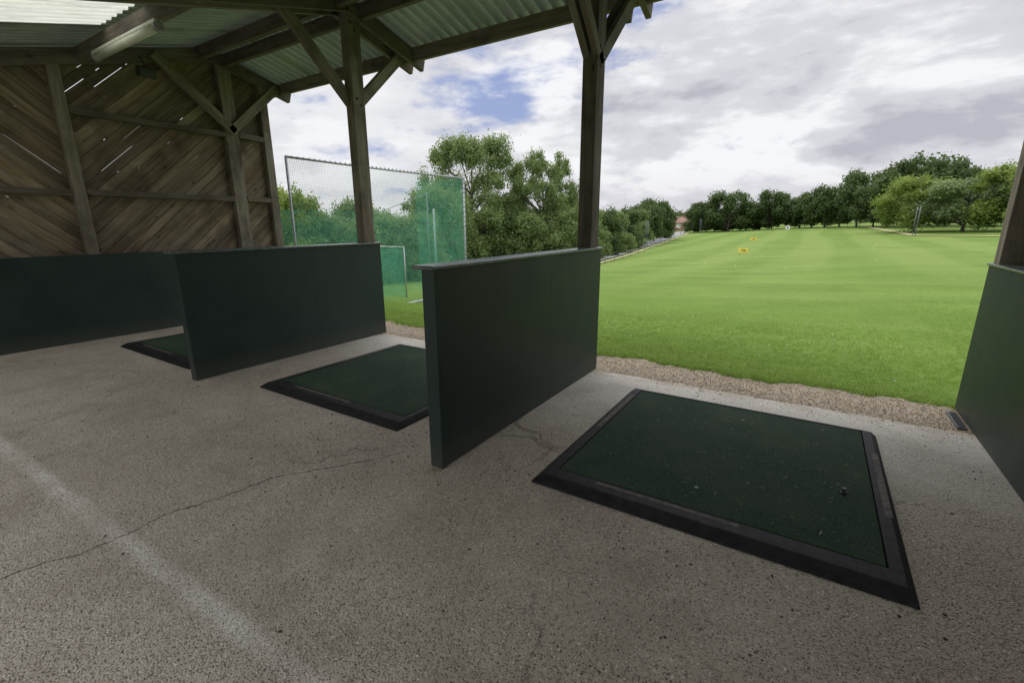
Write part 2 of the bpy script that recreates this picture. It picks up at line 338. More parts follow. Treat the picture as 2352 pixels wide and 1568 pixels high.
xs3=np.linspace(-8.35,1.45,120); V=[];
rows=[-3.5,0,2,4,4.44,4.455,4.46]
for r,yy in enumerate(rows):
    for xx in xs3:
        en=.012*math.sin(xx*5)+.01*math.sin(xx*13+1)+.008*math.sin(xx*31) if r>=4 else 0
        V.append((xx,yy+en,[0,0,0,0,0,-.012,-.2][r]))
V=np.array(V); ii=(np.arange(6)[:,None]*120+np.arange(119)[None,:]).ravel()
o=link(bpy.data.objects.new("concrete_floor",npmesh("concrete_floor",V,np.stack([ii,ii+1,ii+121,ii+120],-1),M_conc))); tag(o,"worn speckled concrete floor slab under the shelter","floor",kind="structure")

# ------------------------------------------------------------------ shelter
RY,RZ=4.2,4.12; YB=-1.1
def zr(y): return RZ-.27*abs(y-RY)
sh=empty("driving_range_shelter",(0,0,0),"open-fronted timber golf shelter with corrugated gable roof","shelter")
W0,W1=-8.35,1.45
for y,dz,hh,ww in ((2.62,.11,.17,.07),(4.08,.10,.17,.07),(4.42,.10,.17,.07),(5.30,.09,.17,.06),(.9,.11,.17,.07)):
    mb=MB(); mb.beam((W0,y,zr(y)-dz),(W1,y,zr(y)-dz),ww,hh); mb.obj("purlin",M_wood,sh,.004)
def rafter(x,name="rafter",y0=YB,y1=5.48,w=.06,sub=sh):
    mb=MB(); d=.125
    mb.beam((x,y0,zr(y0)-d),(x,RY,RZ-d),w,.18,(0,0,1)); mb.obj(name,M_wood,sub,.004)
    mb=MB(); mb.beam((x,RY,RZ-d),(x,y1,zr(y1)-d),w,.18,(0,0,1)); mb.obj(name,M_wood,sub,.004)
def vbrace(x,yp=4.33,off=0,w=.065,sub=sh,zj=3.0):
    for (y1,z1) in ((3.42,3.80),(5.22,3.74)):
        mb=MB(); sg=1 if y1>yp else -1
        mb.beam((x+off,yp-sg*.03,zj-.12),(x+off,y1,z1),w,.13,(0,0,1)); mb.obj("brace",M_wood,sub,.004)
for x in (-1.89,-5.085):
    mb=MB(); mb.beam((x,4.33,-.0),(x,4.33,zr(4.33)-.06),.14,.18,(0,1,0)); po=mb.obj("post",M_wood,sh,.006)
    rafter(x-.105); rafter(x+.105)
    vbrace(x,off=-.035)
    for (yy,zz) in ((4.30,3.0),(4.36,2.93),(4.33,3.75),(4.28,3.82)):
        mb=MB(); mb.tube([(x+.065,yy,zz),(x+.085,yy,zz)],.016,8); mb.obj("bolt",M_dark,sh)
    if x>-3:
        for (y1,z1) in ((3.42,3.80),(5.22,3.74)):
            mb=MB(); sg=1 if y1>4.33 else -1
            mb.beam((x+.05,4.33-sg*.03,2.88),(x+.05,y1,z1),.05,.11,(0,0,1)); mb.obj("brace",M_wood,sh,.004)
def sheet(x0,x1,ya,yb,mat,lift=.0):
    per=.15; n=int((x1-x0)/per*16); xx=np.linspace(x0,x1,n+1)
    prof=-np.clip(np.sin(2*np.pi*xx/per)*1.4,-1,1)*.032
    yy=np.linspace(ya,yb,5); X,Y=np.meshgrid(xx,yy); Z=RZ-.27*np.abs(Y-RY)+.04+prof[None,:]+lift
    V=np.stack([X,Y,Z],-1).reshape(-1,3); m_=n+1; ii=(np.arange(4)[:,None]*m_+np.arange(n)[None,:]).ravel()
    me=npmesh("roof_sheet",V,np.stack([ii,ii+1,ii+m_+1,ii+m_],-1),mat,smooth=False)
    o=link(bpy.data.objects.new("roof_sheet",me)); o.parent=sh; return o
k=0; x=W0-.1
while x<W1+.05:
    x1=min(x+1.16,W1+.3)
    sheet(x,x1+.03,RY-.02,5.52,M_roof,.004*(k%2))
    tr=(x>-7.4 and x<-6.5)
    if tr:
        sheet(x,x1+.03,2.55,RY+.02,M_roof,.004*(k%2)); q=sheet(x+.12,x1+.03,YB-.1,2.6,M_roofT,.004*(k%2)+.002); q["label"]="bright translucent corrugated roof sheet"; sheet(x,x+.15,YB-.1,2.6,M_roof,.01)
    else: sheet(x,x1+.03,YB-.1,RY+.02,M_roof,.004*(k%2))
    x=x1; k+=1

def clip(poly,nx_,ny_,c):
    out=[]
    for i in range(len(poly)):
        a=poly[i];b_=poly[(i+1)%len(poly)]; da=a[0]*nx_+a[1]*ny_-c; db=b_[0]*nx_+b_[1]*ny_-c
        if da<=0: out.append(a)
        if (da<0 and db>0) or (da>0 and db<0):
            t_=da/(da-db); out.append((a[0]+(b_[0]-a[0])*t_,a[1]+(b_[1]-a[1])*t_))
    return out
def cladding(xin,sg,bays,slits):
    mb=MB(); w=.118
    def prism(poly,xa,xb,d,tn):
        if len(poly)<3: return
        b=len(mb.v); n=len(poly); o=random.random()*30;q=random.random()*30
        for xx in (xa,xb):
            for p in poly: mb.v.append(Vector((xx,p[0],p[1])))
        uv=[(o+p[0]*d[0]+p[1]*d[1],q-p[0]*d[1]+p[1]*d[0]) for p in poly]
        mb.face([b+i for i in range(n)],uv,tn); mb.face([b+n+i for i in range(n-1,-1,-1)],uv[::-1],tn)
        for i in range(n):
            j=(i+1)%n; mb.face((b+i,b+n+i,b+n+j,b+j),[uv[i],uv[i],uv[j],uv[j]],tn)
    for (y0,y1,sl) in bays:
        poly=[(y0,.02),(y1,.02),(y1,zr(y1)-.01)]
        if y0<RY<y1: poly.append((RY,RZ-.01))
        poly.append((y0,zr(y0)-.01))
        ang=math.radians(sl); d=(math.cos(ang),math.sin(ang)); nn=(-d[1],d[0])
        vals=[p[0]*nn[0]+p[1]*nn[1] for p in poly]; c0=math.floor(min(vals)/w)*w
        while c0<max(vals):
            g1,g2=random.uniform(.0015,.004),random.uniform(.0015,.004)
            pp=clip(poly,nn[0],nn[1],c0+w-g1); pp=clip(pp,-nn[0],-nn[1],-(c0+g2))
            wob=random.uniform(-.005,.005)
            if len(pp)>2: prism(pp,xin+wob,xin+sg*.02+wob,d,random.random())
            segs=[(-99,99)]
            for (sy,sz,L) in slits:
                if y0<sy<y1 and abs(sy*nn[0]+sz*nn[1]-c0)<w/2:
                    m0=sy*d[0]+sz*d[1]; ns=[]
                    for (p_,q_) in segs:
                        if p_<m0-L/2<q_: ns+=[(p_,m0-L/2),(m0+L/2,q_)]
                        else: ns.append((p_,q_))
                    segs=ns
            for (s0,s1) in segs:
                bk=clip(poly,nn[0],nn[1],c0+.014); bk=clip(bk,-nn[0],-nn[1],-(c0-.014)); bk=clip(bk,d[0],d[1],s1) if len(bk)>2 else bk; bk=clip(bk,-d[0],-d[1],-s0) if len(bk)>2 else bk
                if len(bk)>2: prism(bk,xin+sg*.026,xin+sg*.034,d,.1)
            c0+=w
    return mb.obj("side_wall",M_board,sh)
sl_=[(2.80,2.43,.55),(3.1,2.72,.3),(3.25,2.85,.12),(2.95,3.46,.35),(2.78,3.3,.12),(2.5,3.25,.32),(2.66,3.45,.1),(1.95,2.3,.6),(3.2,3.62,.1),(3.3,3.72,.08),(1.3,2.9,.3)]
for i in range(26): sl_.append((random.uniform(1.4,4.9),random.uniform(1.3,3.7),random.choice([.02,.03,.04,.06,.12])))
wl=cladding(-8.22,-1,[(-2,2.32,-42),(2.32,4.40,42),(4.40,5.02,42)],sl_)
wl["label"]="weathered diagonal board side wall with daylight gaps"
def wsub(name,mb,parent,mat=M_wood,bev=.004): return mb.obj(name,mat,parent,bev)
XS=-8.16
for y in (.2,2.32,4.38,4.97):
    mb=MB(); mb.beam((XS,y,0),(XS,y,zr(y)-.1),.10,.13 if y!=4.38 else .2,(0,1,0)); wsub("stud",mb,wl)
for (a,b_,z) in ((2.39,4.28,2.90),(4.49,4.90,2.90),(-1.9,2.25,1.92),(2.39,4.28,1.92),(4.49,4.90,1.92)):
    mb=MB(); mb.beam((XS+.01,a,z),(XS+.01,b_,z-.015),.08,.075); wsub("rail",mb,wl)
rafter(XS+.02,w=.08)
vbrace(XS+.07,yp=4.38,zj=3.05)
for (a,b_) in ((-2,1.6),(1.601,2.84),(2.841,4.98)):
    mb=MB(); mb.box(-8.10,-8.03,a,b_,.0,1.125,.5); wsub("kick_panel",mb,wl,M_green,.0015)
wr=cladding(1.32,1,[(-2,1.6,42),(1.6,5.02,-42)],[]); wr["label"]="weathered diagonal board side wall beside the bay"
for y in (-.5,2.3):
    mb=MB(); mb.beam((1.26,y,0),(1.26,y,zr(y)-.1),.10,.13,(0,1,0)); wsub("stud",mb,wr)
mb=MB(); mb.beam((1.225,4.93,0),(1.225,4.93,zr(4.93)-.1),.15,.13,(0,1,0)); wsub("stud",mb,wr)
for z in (1.92,2.9):
    mb=MB(); mb.beam((1.27,-1.9,z),(1.27,4.85,z),.08,.075); wsub("rail",mb,wr)
rafter(1.22,w=.08)
for (a,b_) in ((-2,1.9),(1.901,5.04)):
    mb=MB(); mb.box(1.14,1.20,a,b_,0,1.17,.5); wsub("kick_panel",mb,wr,M_green,.0015)
mb=MB(); mb.box(1.128,1.31,-2,5.05,1.172,1.19); wsub("cap",mb,wr,M_cap,.004)

# bay dividers
for (x0,x1,y0,y1,H) in ((-1.912,-1.802,1.985,4.47,1.245),(-5.112,-5.002,2.0,4.49,1.235)):
    d=empty("bay_divider",((x0+x1)/2,(y0+y1)/2,0),"low dark green painted plywood divider between bays","divider","dividers between the bays")
    mb=MB(); mb.box(x0+.012,x1,y0+.012,y0+.06,0,H-.001,.5); mb.obj("end_board",M_green,d,.003)
    ym=y0+1.44
    mb=MB(); mb.box(x0+.012,x1-.003,y0+.06,ym-.0005,.004,H-.001,.5); mb.obj("panel",M_green,d,.001)
    mb=MB(); mb.box(x0+.012,x1-.003,ym+.0005,y1,.004,H-.001,.5); mb.obj("panel",M_green,d,.001)
    mb=MB(); mb.box(x0-.035,x1+.016,y0-.02,y1+.012,H,H+.024); mb.obj("cap",M_cap,d,.008)
    for (yy,zz) in ((y0+.10,.12),(y0+.10,.6),(y0+.10,1.1),(ym-.05,1.15),(ym+.05,1.15),(y1-.06,.12),(y1-.06,1.12)):
        mb=MB(); mb.tube([(x1-.004,yy,zz),(x1-.0015,yy,zz)],.006,8); mb.obj("screw",M_dark,d)
# mats
def mat_obj(x0,x1,y0,y1,detail):
    cx_,cy_=(x0+x1)/2,(y0+y1)/2
    e=empty("driving_mat",(cx_,cy_,0),"square green turf golf mat in a black rubber surround","golf mat","golf mats in the bays")
    wl_,wr_,wf,wb=.10,.09,.165,.035
    mb=MB(); prof=[(0,0),(.02,.010),(.36,.038),(.42,.041),(.97,.041),(1,.038),(1,.02)]
    rings=[]
    for (t_,z) in prof:
        b=len(mb.v)
        for (px,py) in ((x0+wl_*t_,y0+wf*t_),(x1-wr_*t_,y0+wf*t_),(x1-wr_*t_,y1-wb*t_),(x0+wl_*t_,y1-wb*t_)): mb.v.append(Vector((px,py,z)))
        rings.append(b)
    for i in range(len(rings)-1):
        for k_ in range(4):
            k2=(k_+1)%4; mb.face((rings[i]+k_,rings[i]+k2,rings[i+1]+k2,rings[i+1]+k_))
    mb.obj("surround",M_rubber,e,.002)
    mb=MB(); g=.006; mb.box(x0+wl_+g,x1-wr_-g,y0+wf+g,y1-wb-g,.004,.040); mb.obj("turf",M_turf,e,.004)
    def slot(ax,ay,bx,by,w):
        mb=MB(); mb.beam((ax,ay,.0405),(bx,by,.0405),w,.003); mb.obj("ball_tray",M_dust,e,.0012)
    slot(x0+.070,y0+(y1-y0)*.48,x0+.070,y1-.18,.030)
    slot(x1-.045,y0+(y1-y0)*.34,x1-.045,y0+(y1-y0)*.78,.034)
    slot(x0+(x1-x0)*.2,y0+.136,x0+(x1-x0)*.62,y0+.136,.026)
    if detail:
        mb=MB(); tx,ty=.30,2.93
        mb.tube([(tx,ty,.04),(tx,ty,.047),(tx,ty,.048),(tx,ty,.068),(tx,ty,.073)],[.018,.016,.009,.008,.011],12); mb.obj("rubber_tee",M_black,e)
        for (hx,hy) in ((-.40,2.56),(-.30,3.72)):
            mb=MB(); mb.tube([(hx,hy,.0405),(hx,hy,.0425)],.013,12); mb.obj("tee_hole",M_black,e)
mat_obj(-1.26,.535,2.17,4.0,True); mat_obj(-4.29,-2.46,2.24,4.03,False); mat_obj(-7.31,-5.48,2.15,3.95,False)
n=1300; x=rng.uniform(-4.4,.9,n); y=rng.normal(2.9,.8,n); z=np.where(((x>-1.14)&(x<.43)&(y>2.37)&(y<3.94))|((x>-4.17)&(x<-2.57)&(y>2.43)&(y<3.97)),.043,.003)
k=~((z<.01)&(x>-1.27)&(x<.54)&(y>2.15)&(y<4.02)) &~((z<.01)&(x>-4.31)&(x<-2.45)&(y>2.2)&(y<4.05)) & (y<4.4)&(y>.5) & ~((x<-1.75)&(x>-2.0)); x,y,z=x[k],y[k],z[k]; n=len(x)
a=rng.uniform(0,3.14,n);L=rng.uniform(.003,.011,n);w=rng.uniform(.0005,.0014,n)
c,s_=np.cos(a),np.sin(a)
V=np.stack([np.stack([x-c*L-s_*w,y-s_*L+c*w,z],-1),np.stack([x-c*L+s_*w,y-s_*L-c*w,z],-1),np.stack([x+c*L+s_*w,y+s_*L-c*w,z+.003],-1),np.stack([x+c*L-s_*w,y+s_*L+c*w,z+.003],-1)],1).reshape(-1,3)
m,t,b=new_mat("dry_clippings"); setc(t,b,'Base Color',t.ramp(tint(t),[(0,(.08,.055,.03)),(.6,(.2,.17,.10)),(1,(.42,.38,.27))])); 
o=link(bpy.data.objects.new("grass_clippings",npmesh("grass_clippings",V,np.arange(4*n).reshape(-1,4),m,rng.random(n)))); tag(o,"dry grass clippings scattered over mat and floor","debris",kind="stuff")
n=2400; x=rng.uniform(-6,1.1,n); y=np.where(rng.random(n)<.4,rng.normal(2.0,.35,n),rng.uniform(.4,4.4,n)); s=np.minimum(rng.exponential(.0020,n)+.001,.008)
k=~((x>-1.3)&(x<.56)&(y>2.1)&(y<4.05))&~((x>-4.32)&(x<-2.42)&(y>2.2)&(y<4.06))&~((x>-2.05)&(x<-1.75)&(y>1.9))&~((x>-5.2)&(x<-4.9)&(y>1.9)); x,y,s=x[k],y[k],s[k]; n=len(x)
V=(octv[None]*s[:,None,None]*rng.uniform(.6,1.4,(n,6,1))+np.stack([x,y,s*.3],-1)[:,None,:]).reshape(-1,3); F=(octf[None]+6*np.arange(n)[:,None,None]).reshape(-1,3)
m,t,b=new_mat("dry_soil"); setc(t,b,'Base Color',(.07,.05,.035)); b.inputs['Roughness'].default_value=.95
o=link(bpy.data.objects.new("soil_crumbs",npmesh("soil_crumbs",V,F,m,n=3))); tag(o,"small dark crumbs of soil scattered on concrete","debris",kind="stuff")
g=empty("drain_grate",(1.09,4.72,0),"small dark iron drain grating set by the wall","drain grate")
mb=MB(); mb.box(1.065,1.072,4.52,4.90,-.02,.006); mb.obj("frame",M_dull,g)
mb=MB()
for i in range(12): mb.box(1.072,1.125,4.53+i*.032,4.537+i*.032,-.015,.005)
mb.obj("bar",M_dull,g)["kind"]="stuff"
l=empty("strip_light",(-6.7,2.6,3.46),"unlit fluorescent strip light fixed beneath a roof beam","strip light")
ly=2.58
mb=MB(); mb.box(-7.55,-5.85,ly-.04,ly+.04,3.465,3.50); mb.obj("housing",M_lampbody,l,.008)
mb=MB(); mb.tube([(-7.49,ly,3.44),(-5.91,ly,3.44)],.042,14); mb.obj("diffuser",M_lampbody,l)
mb=MB(); mb.tube([(-5.91,ly,3.44),(-5.85,ly,3.44)],.046,14); mb.obj("end_cap",M_galv,l)
mb=MB(); mb.tube([(-7.55,ly,3.44),(-7.49,ly,3.44)],.046,14); mb.obj("end_cap",M_galv,l)
fl=empty("flood_light",(-7.9,3.25,3.55),"small black floodlight bracketed to the wall rafter","floodlight")
mb=MB(); mb.beam((-7.95,3.15,3.50),(-7.95,3.35,3.50),.14,.12,(.4,0,1)); mb.obj("housing",M_dark,fl,.012)
mb=MB(); mb.tube([(-8.08,3.25,3.72),(-8.0,3.25,3.66),(-7.96,3.25,3.55)],.012,6); mb.obj("bracket",M_dark,fl)

# practice net cage
def netpanel(name,o,u,v,Lu,Lv,sp,w,mat,parent,sag=0):
    o=Vector(o);u=Vector(u);v=Vector(v); nrm=u.cross(v).normalized(); mb=MB()
    nu=int(Lu/sp);nv=int(Lv/sp)
    def pt(a,b_,k): return o+u*a+v*b_+nrm*(sag*math.sin(math.pi*a/Lu)*math.sin(math.pi*b_/Lv)+.05*sag*math.sin(a*5+b_*3)+k)
    for i in range(nu+1):
        a=i*Lu/nu; S=10; b=len(mb.v)
        for j in range(S+1): mb.v+= [pt(max(a-w,0),Lv*j/S,0),pt(min(a+w,Lu),Lv*j/S,0)]
        for j in range(S): mb.face((b+2*j,b+2*j+1,b+2*j+3,b+2*j+2))
    for i in range(nv+1):
        c_=i*Lv/nv; S=14; b=len(mb.v)
        for j in range(S+1): mb.v+= [pt(Lu*j/S,max(c_-w,0),.002),pt(Lu*j/S,min(c_+w,Lv),.002)]
        for j in range(S): mb.face((b+2*j,b+2*j+1,b+2*j+3,b+2*j+2))
    return mb.obj(name,mat,parent)
cg=empty("practice_net",(-7.9,7.5,-.35),"steel framed golf practice cage hung with green netting","practice net")
xn,ya,yb_,zt,zb=-7.9,5.12,10.03,2.63,-.34
mb=MB(); mb.tube([(xn,ya,zb-.2),(xn,ya,zt)],.022); mb.tube([(xn,yb_,zb-.3),(xn,yb_,zt)],.024)
mb.tube([(xn,ya,zt),(xn,(ya+yb_)/2,zt-.02),(xn,yb_,zt)],.020); mb.tube([(xn,ya,zb+.03),(xn,yb_,zb+.03)],.03)
for i in range(45):
    yy=ya+(yb_-ya)*i/44; mb.tube([(xn,yy,zt),(xn,yy+.02,zt)],.026,6)
for i in range(26):
    zz=zb+(zt-zb)*i/25; mb.tube([(xn,yb_,zz),(xn,yb_,zz+.02)],.034,6); 
mb.obj("frame",M_galv,cg)
netpanel("side_net",(xn,ya,zb),(0,1,0),(0,0,1),yb_-ya,zt-zb,.034,.0017,M_netgrey,cg,.03)
netpanel("back_net",(xn,yb_,zb),(-1,0,0),(0,0,1),1.7,zt-zb,.034,.0030,M_net,cg,.12)
netpanel("far_side_net",(-11.2,5.5,-.7),(0,1,0),(0,0,1),7.2,2.55,.05,.0026,M_net,cg,.06)
g2=empty("target_goal",(-11,10.9,-.45),"small steel framed goal hung with green netting","practice goal")
gz=float(terr(-11.3,10.9)); mb=MB(); mb.tube([(-12.8,10.9,gz),(-12.8,10.9,.78),(-11.07,10.9,.78),(-11.07,10.9,gz)],.026); mb.obj("frame",M_galv,g2)
netpanel("net",(-12.8,10.93,gz),(1,0,0),(0,0,1),1.73,.78-gz,.05,.006,M_net,g2,.1)
g3=empty("net_pole_frame",(-11.5,12.6,-.6),"pair of steel poles braced with a sloping stay","net pole")
mb=MB(); mb.tube([(-11.55,12.6,-.9),(-11.55,12.6,2.55)],.022); mb.obj("pole",M_dull,g3)
mb=MB(); mb.tube([(-11.35,12.7,-.9),(-11.35,12.7,2.0)],.035); mb.obj("pole",M_galv,g3)
mb=MB(); mb.tube([(-11.55,12.6,2.5),(-14.6,12.0,1.6)],.014,5); mb.obj("stay",M_galv,g3)

# ------------------------------------------------------------------ trees
def pol(az,r): a=math.radians(az); return -math.sin(a)*r, math.cos(a)*r
def make_crown(seed,n,leaf,mat,style):
    r=np.random.default_rng(seed); cl=[]
    nc={'round':46,'open':130,'bush':40}[style]
    for i in range(nc):
        a=r.uniform(0,6.28); t_=r.random()
        if style=='round': z=.18+.72*t_; R=.80*math.sin(math.pi*min(max((z-.02)/1.0,0),1))**.55*r.uniform(.3,1)**.5; s=r.uniform(.12,.30)
        elif style=='open': z=.20+.74*t_; R=.88*math.sin(math.pi*min(max((z-.02)/1.03,0),1))**.45*r.uniform(.1,1)**.5; s=r.uniform(.07,.18)
        else: z=.10+.77*t_**1.2; R=.82*(1-z**2.2)**.5*r.uniform(.3,1)**.5; s=r.uniform(.12,.32)
        cl.append((R*math.cos(a),R*math.sin(a),z,s,s*.5*r.uniform(.8,1.3),r.uniform(0,1)))
    cl=np.array(cl); wgt=cl[:,3]**2; idx=r.choice(len(cl),n,p=wgt/wgt.sum()); C=cl[idx]
    d=r.normal(size=(n,3)); d/=np.linalg.norm(d,axis=1)[:,None]
    rad=r.uniform(.1,1.0,n)**.5*(1+.28*r.normal(size=n))
    P=np.stack([C[:,0]+d[:,0]*C[:,3]*rad,C[:,1]+d[:,1]*C[:,3]*rad,C[:,2]+d[:,2]*C[:,4]*rad],-1)
    P[:,2]=np.maximum(P[:,2],.02+.05*r.random(n))
    nn=d+r.normal(size=(n,3))*.8+np.array([0,0,.35]); nn/=np.linalg.norm(nn,axis=1)[:,None]
    q=r.normal(size=(n,3)); u=np.cross(nn,q); u/=np.linalg.norm(u,axis=1)[:,None]; v=np.cross(nn,u)
    L=leaf*r.uniform(.5,1.3,n)[:,None]
    sz=np.array([1,1,.6])
    V=np.stack([P-u*L*sz,P+v*L*.6*sz,P+u*L*sz,P-v*L*.6*sz],1).reshape(-1,3)
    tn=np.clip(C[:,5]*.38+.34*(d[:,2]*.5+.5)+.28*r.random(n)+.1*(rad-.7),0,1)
    return npmesh("crown",V,np.arange(4*n).reshape(-1,4),mat,tn), cl
def make_trunk(seed,cl,h0):
    mb=MB()
    mb.tube([(0,0,-.06),(.01,0,.08),(-.01,.01,.25),(.0,.0,.5),(.01,0,.75)],[.045,.032,.027,.018,.007],8)
    for c in cl[:18]:
        z0=max(.12,min(c[2]-.22,.55)); 
        mb.tube([(0,0,z0),(c[0]*.5,c[1]*.5,(z0+c[2])/2+.02),(c[0]*.95,c[1]*.95,c[2])],[.013,.008,.003],5)
    me_o=mb.obj("trunk",M_bark); me=me_o.data; bpy.data.objects.remove(me_o); return me
PR={}
def proto(key,seed,n,leaf,mat,style):
    c,cl=make_crown(seed,n,leaf,mat,style); PR[key]=(c,make_trunk(seed,cl,0))
proto('big',11,46000,.018,M_leafB,'open'); proto('big2',19,36000,.020,M_leafB,'open')
proto('oak',3,12000,.044,M_leafA,'round'); proto('oak2',4,12000,.044,M_leafA,'round'); proto('oak3',8,12000,.044,M_leafA,'round')
proto('bush',5,18000,.031,M_leafB,'bush'); proto('bush2',6,18000,.031,M_leafB,'bush'); proto('bushd',16,15000,.036,M_leafA,'bush')
proto('light',7,22000,.030,M_leafC,'round'); proto('silver',9,22000,.030,M_leafD,'round'); proto('mid',12,20000,.031,M_leafB,'round')
LB={'big':("tall airy tree with clumped green crown above the hedge","tree"),'big2':("tall airy tree with clumped green crown above the hedge","tree"),
'oak':("dark green rounded oak at the field edge","tree"),'oak2':("dark green rounded oak at the field edge","tree"),'oak3':("dark green rounded oak at the field edge","tree"),
'bush':("leafy mid green bush in the boundary hedge","bush"),'bush2':("leafy mid green bush in the boundary hedge","bush"),'bushd':("dense dark green bush in the boundary hedge","bush"),
'light':("fresh light green tree on the grassy bank","tree"),'silver':("silvery green rounded tree on the grassy bank","tree"),'mid':("full green tree by the range boundary","tree")}
def plant(az,r,e,w,key):
    x,y=pol(az,r); z=float(terr(x,y)); H=1.5+r*e-z; lb,ct=LB[key]
    t_=empty("bush" if ct=="bush" else "tree",(x,y,z-.05),lb,ct,"bushes along the boundary" if ct=="bush" else "trees around the range")
    rot=random.uniform(0,6.28)
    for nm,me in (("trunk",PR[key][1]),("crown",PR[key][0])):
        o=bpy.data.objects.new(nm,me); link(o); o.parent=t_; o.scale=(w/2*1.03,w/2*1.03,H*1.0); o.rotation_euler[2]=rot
def plants(L):
    for a in L: plant(*a)
plants([(57,24,.075,3.4,'light'),(59.5,27,.06,4,'mid'),(54.3,25,.028,4,'bush'),(52.3,25,.03,3.4,'bush2'),(50.8,27,.047,3.2,'mid'),(48.7,24,.028,4,'bush'),(46.5,26,.035,4,'bush2'),(44.3,25,.03,4,'bush'),(42.6,29,.07,4.5,'mid'),(40.8,31,.075,4.5,'mid'),
 (62,26,.06,5,'bush'),(66,26,.06,5,'bush2'),
 (37.3,38,.174,8.8,'big'),(28.9,39,.145,6.4,'big2'),(33.2,40,.058,5,'mid'),
 (40.2,36,.05,5,'bushd'),(38.3,35,.035,5,'bush'),(36.0,35,.04,5,'bush2'),(33.8,36,.035,4.6,'bushd'),(31.6,36,.025,5,'bush'),(29.4,36,.03,5,'bush2'),(27.2,37,.035,5,'bush'),(25.2,39,.055,4.4,'mid'),(23.6,42,.035,4.5,'bush'),
 (22.3,47,.034,5,'bushd'),(21,52,.030,5.6,'bush'),(19.8,58,.034,6,'bushd'),(18.6,64,.032,6,'bush2'),(17.4,71,.042,7,'oak'),(16.1,79,.045,7,'oak2'),(15.8,88,.040,6,'bushd'),(15.6,100,.03,5,'bushd'),
 (11.8,121,.030,6,'bushd'),(11.0,117,.041,8,'oak2'),(9.8,122,.028,8,'bushd'),(8.4,115,.062,10.5,'oak'),(6.6,121,.033,8,'bushd'),(5.3,120,.040,7,'oak3'),(4.2,118,.056,8.5,'oak2'),(2.9,119,.047,8,'oak'),(1.7,118,.043,8,'oak3'),(.7,115,.050,8,'oak2'),
 (-.4,112,.066,9,'oak'),(-1.6,110,.058,8,'oak3'),(-3,106,.083,9,'oak2'),(-4.3,101,.06,8,'oak'),(-5.3,99,.083,8,'oak3'),(-7.2,95,.106,12,'oak'),(-9.4,92,.082,9,'oak2'),
 (-7.3,76,.072,9,'light'),(-10.6,73,.066,9.5,'silver'),(-13.6,70,.085,9,'light'),(-12.2,86,.07,9,'oak3'),(-16.5,70,.08,10,'mid'),(-20,70,.08,10,'oak')])
n=22000; az=rng.uniform(-30,80,n); r_=rng.uniform(150,185,n); x=-np.sin(np.radians(az))*r_; y=np.cos(np.radians(az))*r_
g0=terr(x,y); top=4.0+1.2*np.sin(az*1.9)+1.0*np.sin(az*4.3+1)+rng.random(n)
z=g0+rng.random(n)**.6*top; L=rng.uniform(.4,1.2,n)[:,None]; nn=rng.normal(size=(n,3))+np.array([0,-.5,.5]); nn/=np.linalg.norm(nn,axis=1)[:,None]
u=np.cross(nn,rng.normal(size=(n,3))); u/=np.linalg.norm(u,axis=1)[:,None]; v=np.cross(nn,u); P=np.stack([x,y,z],-1)
V=np.stack([P-u*L,P+v*L*.7,P+u*L,P-v*L*.7],1).reshape(-1,3)
o=link(bpy.data.objects.new("distant_wood",npmesh("distant_wood",V,np.arange(4*n).reshape(-1,4),M_leafA,rng.random(n)))); tag(o,"far-off dark green belt of woodland","woodland",kind="stuff")

def ribbon(name,pts,w,mat,lift,label,cat):
    P=[]; 
    for i in range(len(pts)-1):
        for k in range(12):
            t_=k/12; P.append((pts[i][0]*(1-t_)+pts[i+1][0]*t_,pts[i][1]*(1-t_)+pts[i+1][1]*t_))
    P.append(pts[-1]); V=[];F=[]
    for i,p in enumerate(P):
        q=P[min(i+1,len(P)-1)];q0=P[max(i-1,0)]; dx,dy=q[0]-q0[0],q[1]-q0[1]; l_=math.hypot(dx,dy); nx_,ny_=-dy/l_,dx/l_
        for s in (-1,0,1):
            xx,yy=p[0]+nx_*w/2*s,p[1]+ny_*w/2*s; V.append((xx,yy,float(terr(xx,yy))+lift))
    for i in range(len(P)-1):
        for s in (0,1): F.append((3*i+s,3*i+s+1,3*i+s+4,3*i+s+3))
    o=link(bpy.data.objects.new(name,npmesh(name,np.array(V),np.array(F),mat))); tag(o,label,cat,kind="structure"); return P
path=[(-14.2,28),(-16.2,40),(-18.6,55),(-21.2,75),(-24.5,100),(-29,125)]
ribbon("path",path,2.4,M_asph,.06,"grey asphalt path along the hedge","path")
ribbon("path_verge",[(p[0]+1.9,p[1]) for p in path],.5,M_dry,.05,"strip of dry pale grass beside the path","verge")
ribbon("bank_verge",[(6.5,108),(7.6,85),(8.6,66),(14,58),(24,52)],.8,M_dry,.06,"strip of dry pale grass along the bank","verge")
for i in range(15):
    t_=i/14*(len(path)-2); k=int(t_); f_=t_-k; x=path[k][0]*(1-f_)+path[min(k+1,5)][0]*f_+2.4; y=path[k][1]*(1-f_)+path[min(k+1,5)][1]*f_; z=float(terr(x,y))
    mb=MB(); mb.tube([(x,y,z-.1),(x,y,z+.36)],.02,6); o=mb.obj("fence_post",M_bark,loc=(x,y,z)); tag(o,"short dark timber post beside the path","fence post","posts beside the path")
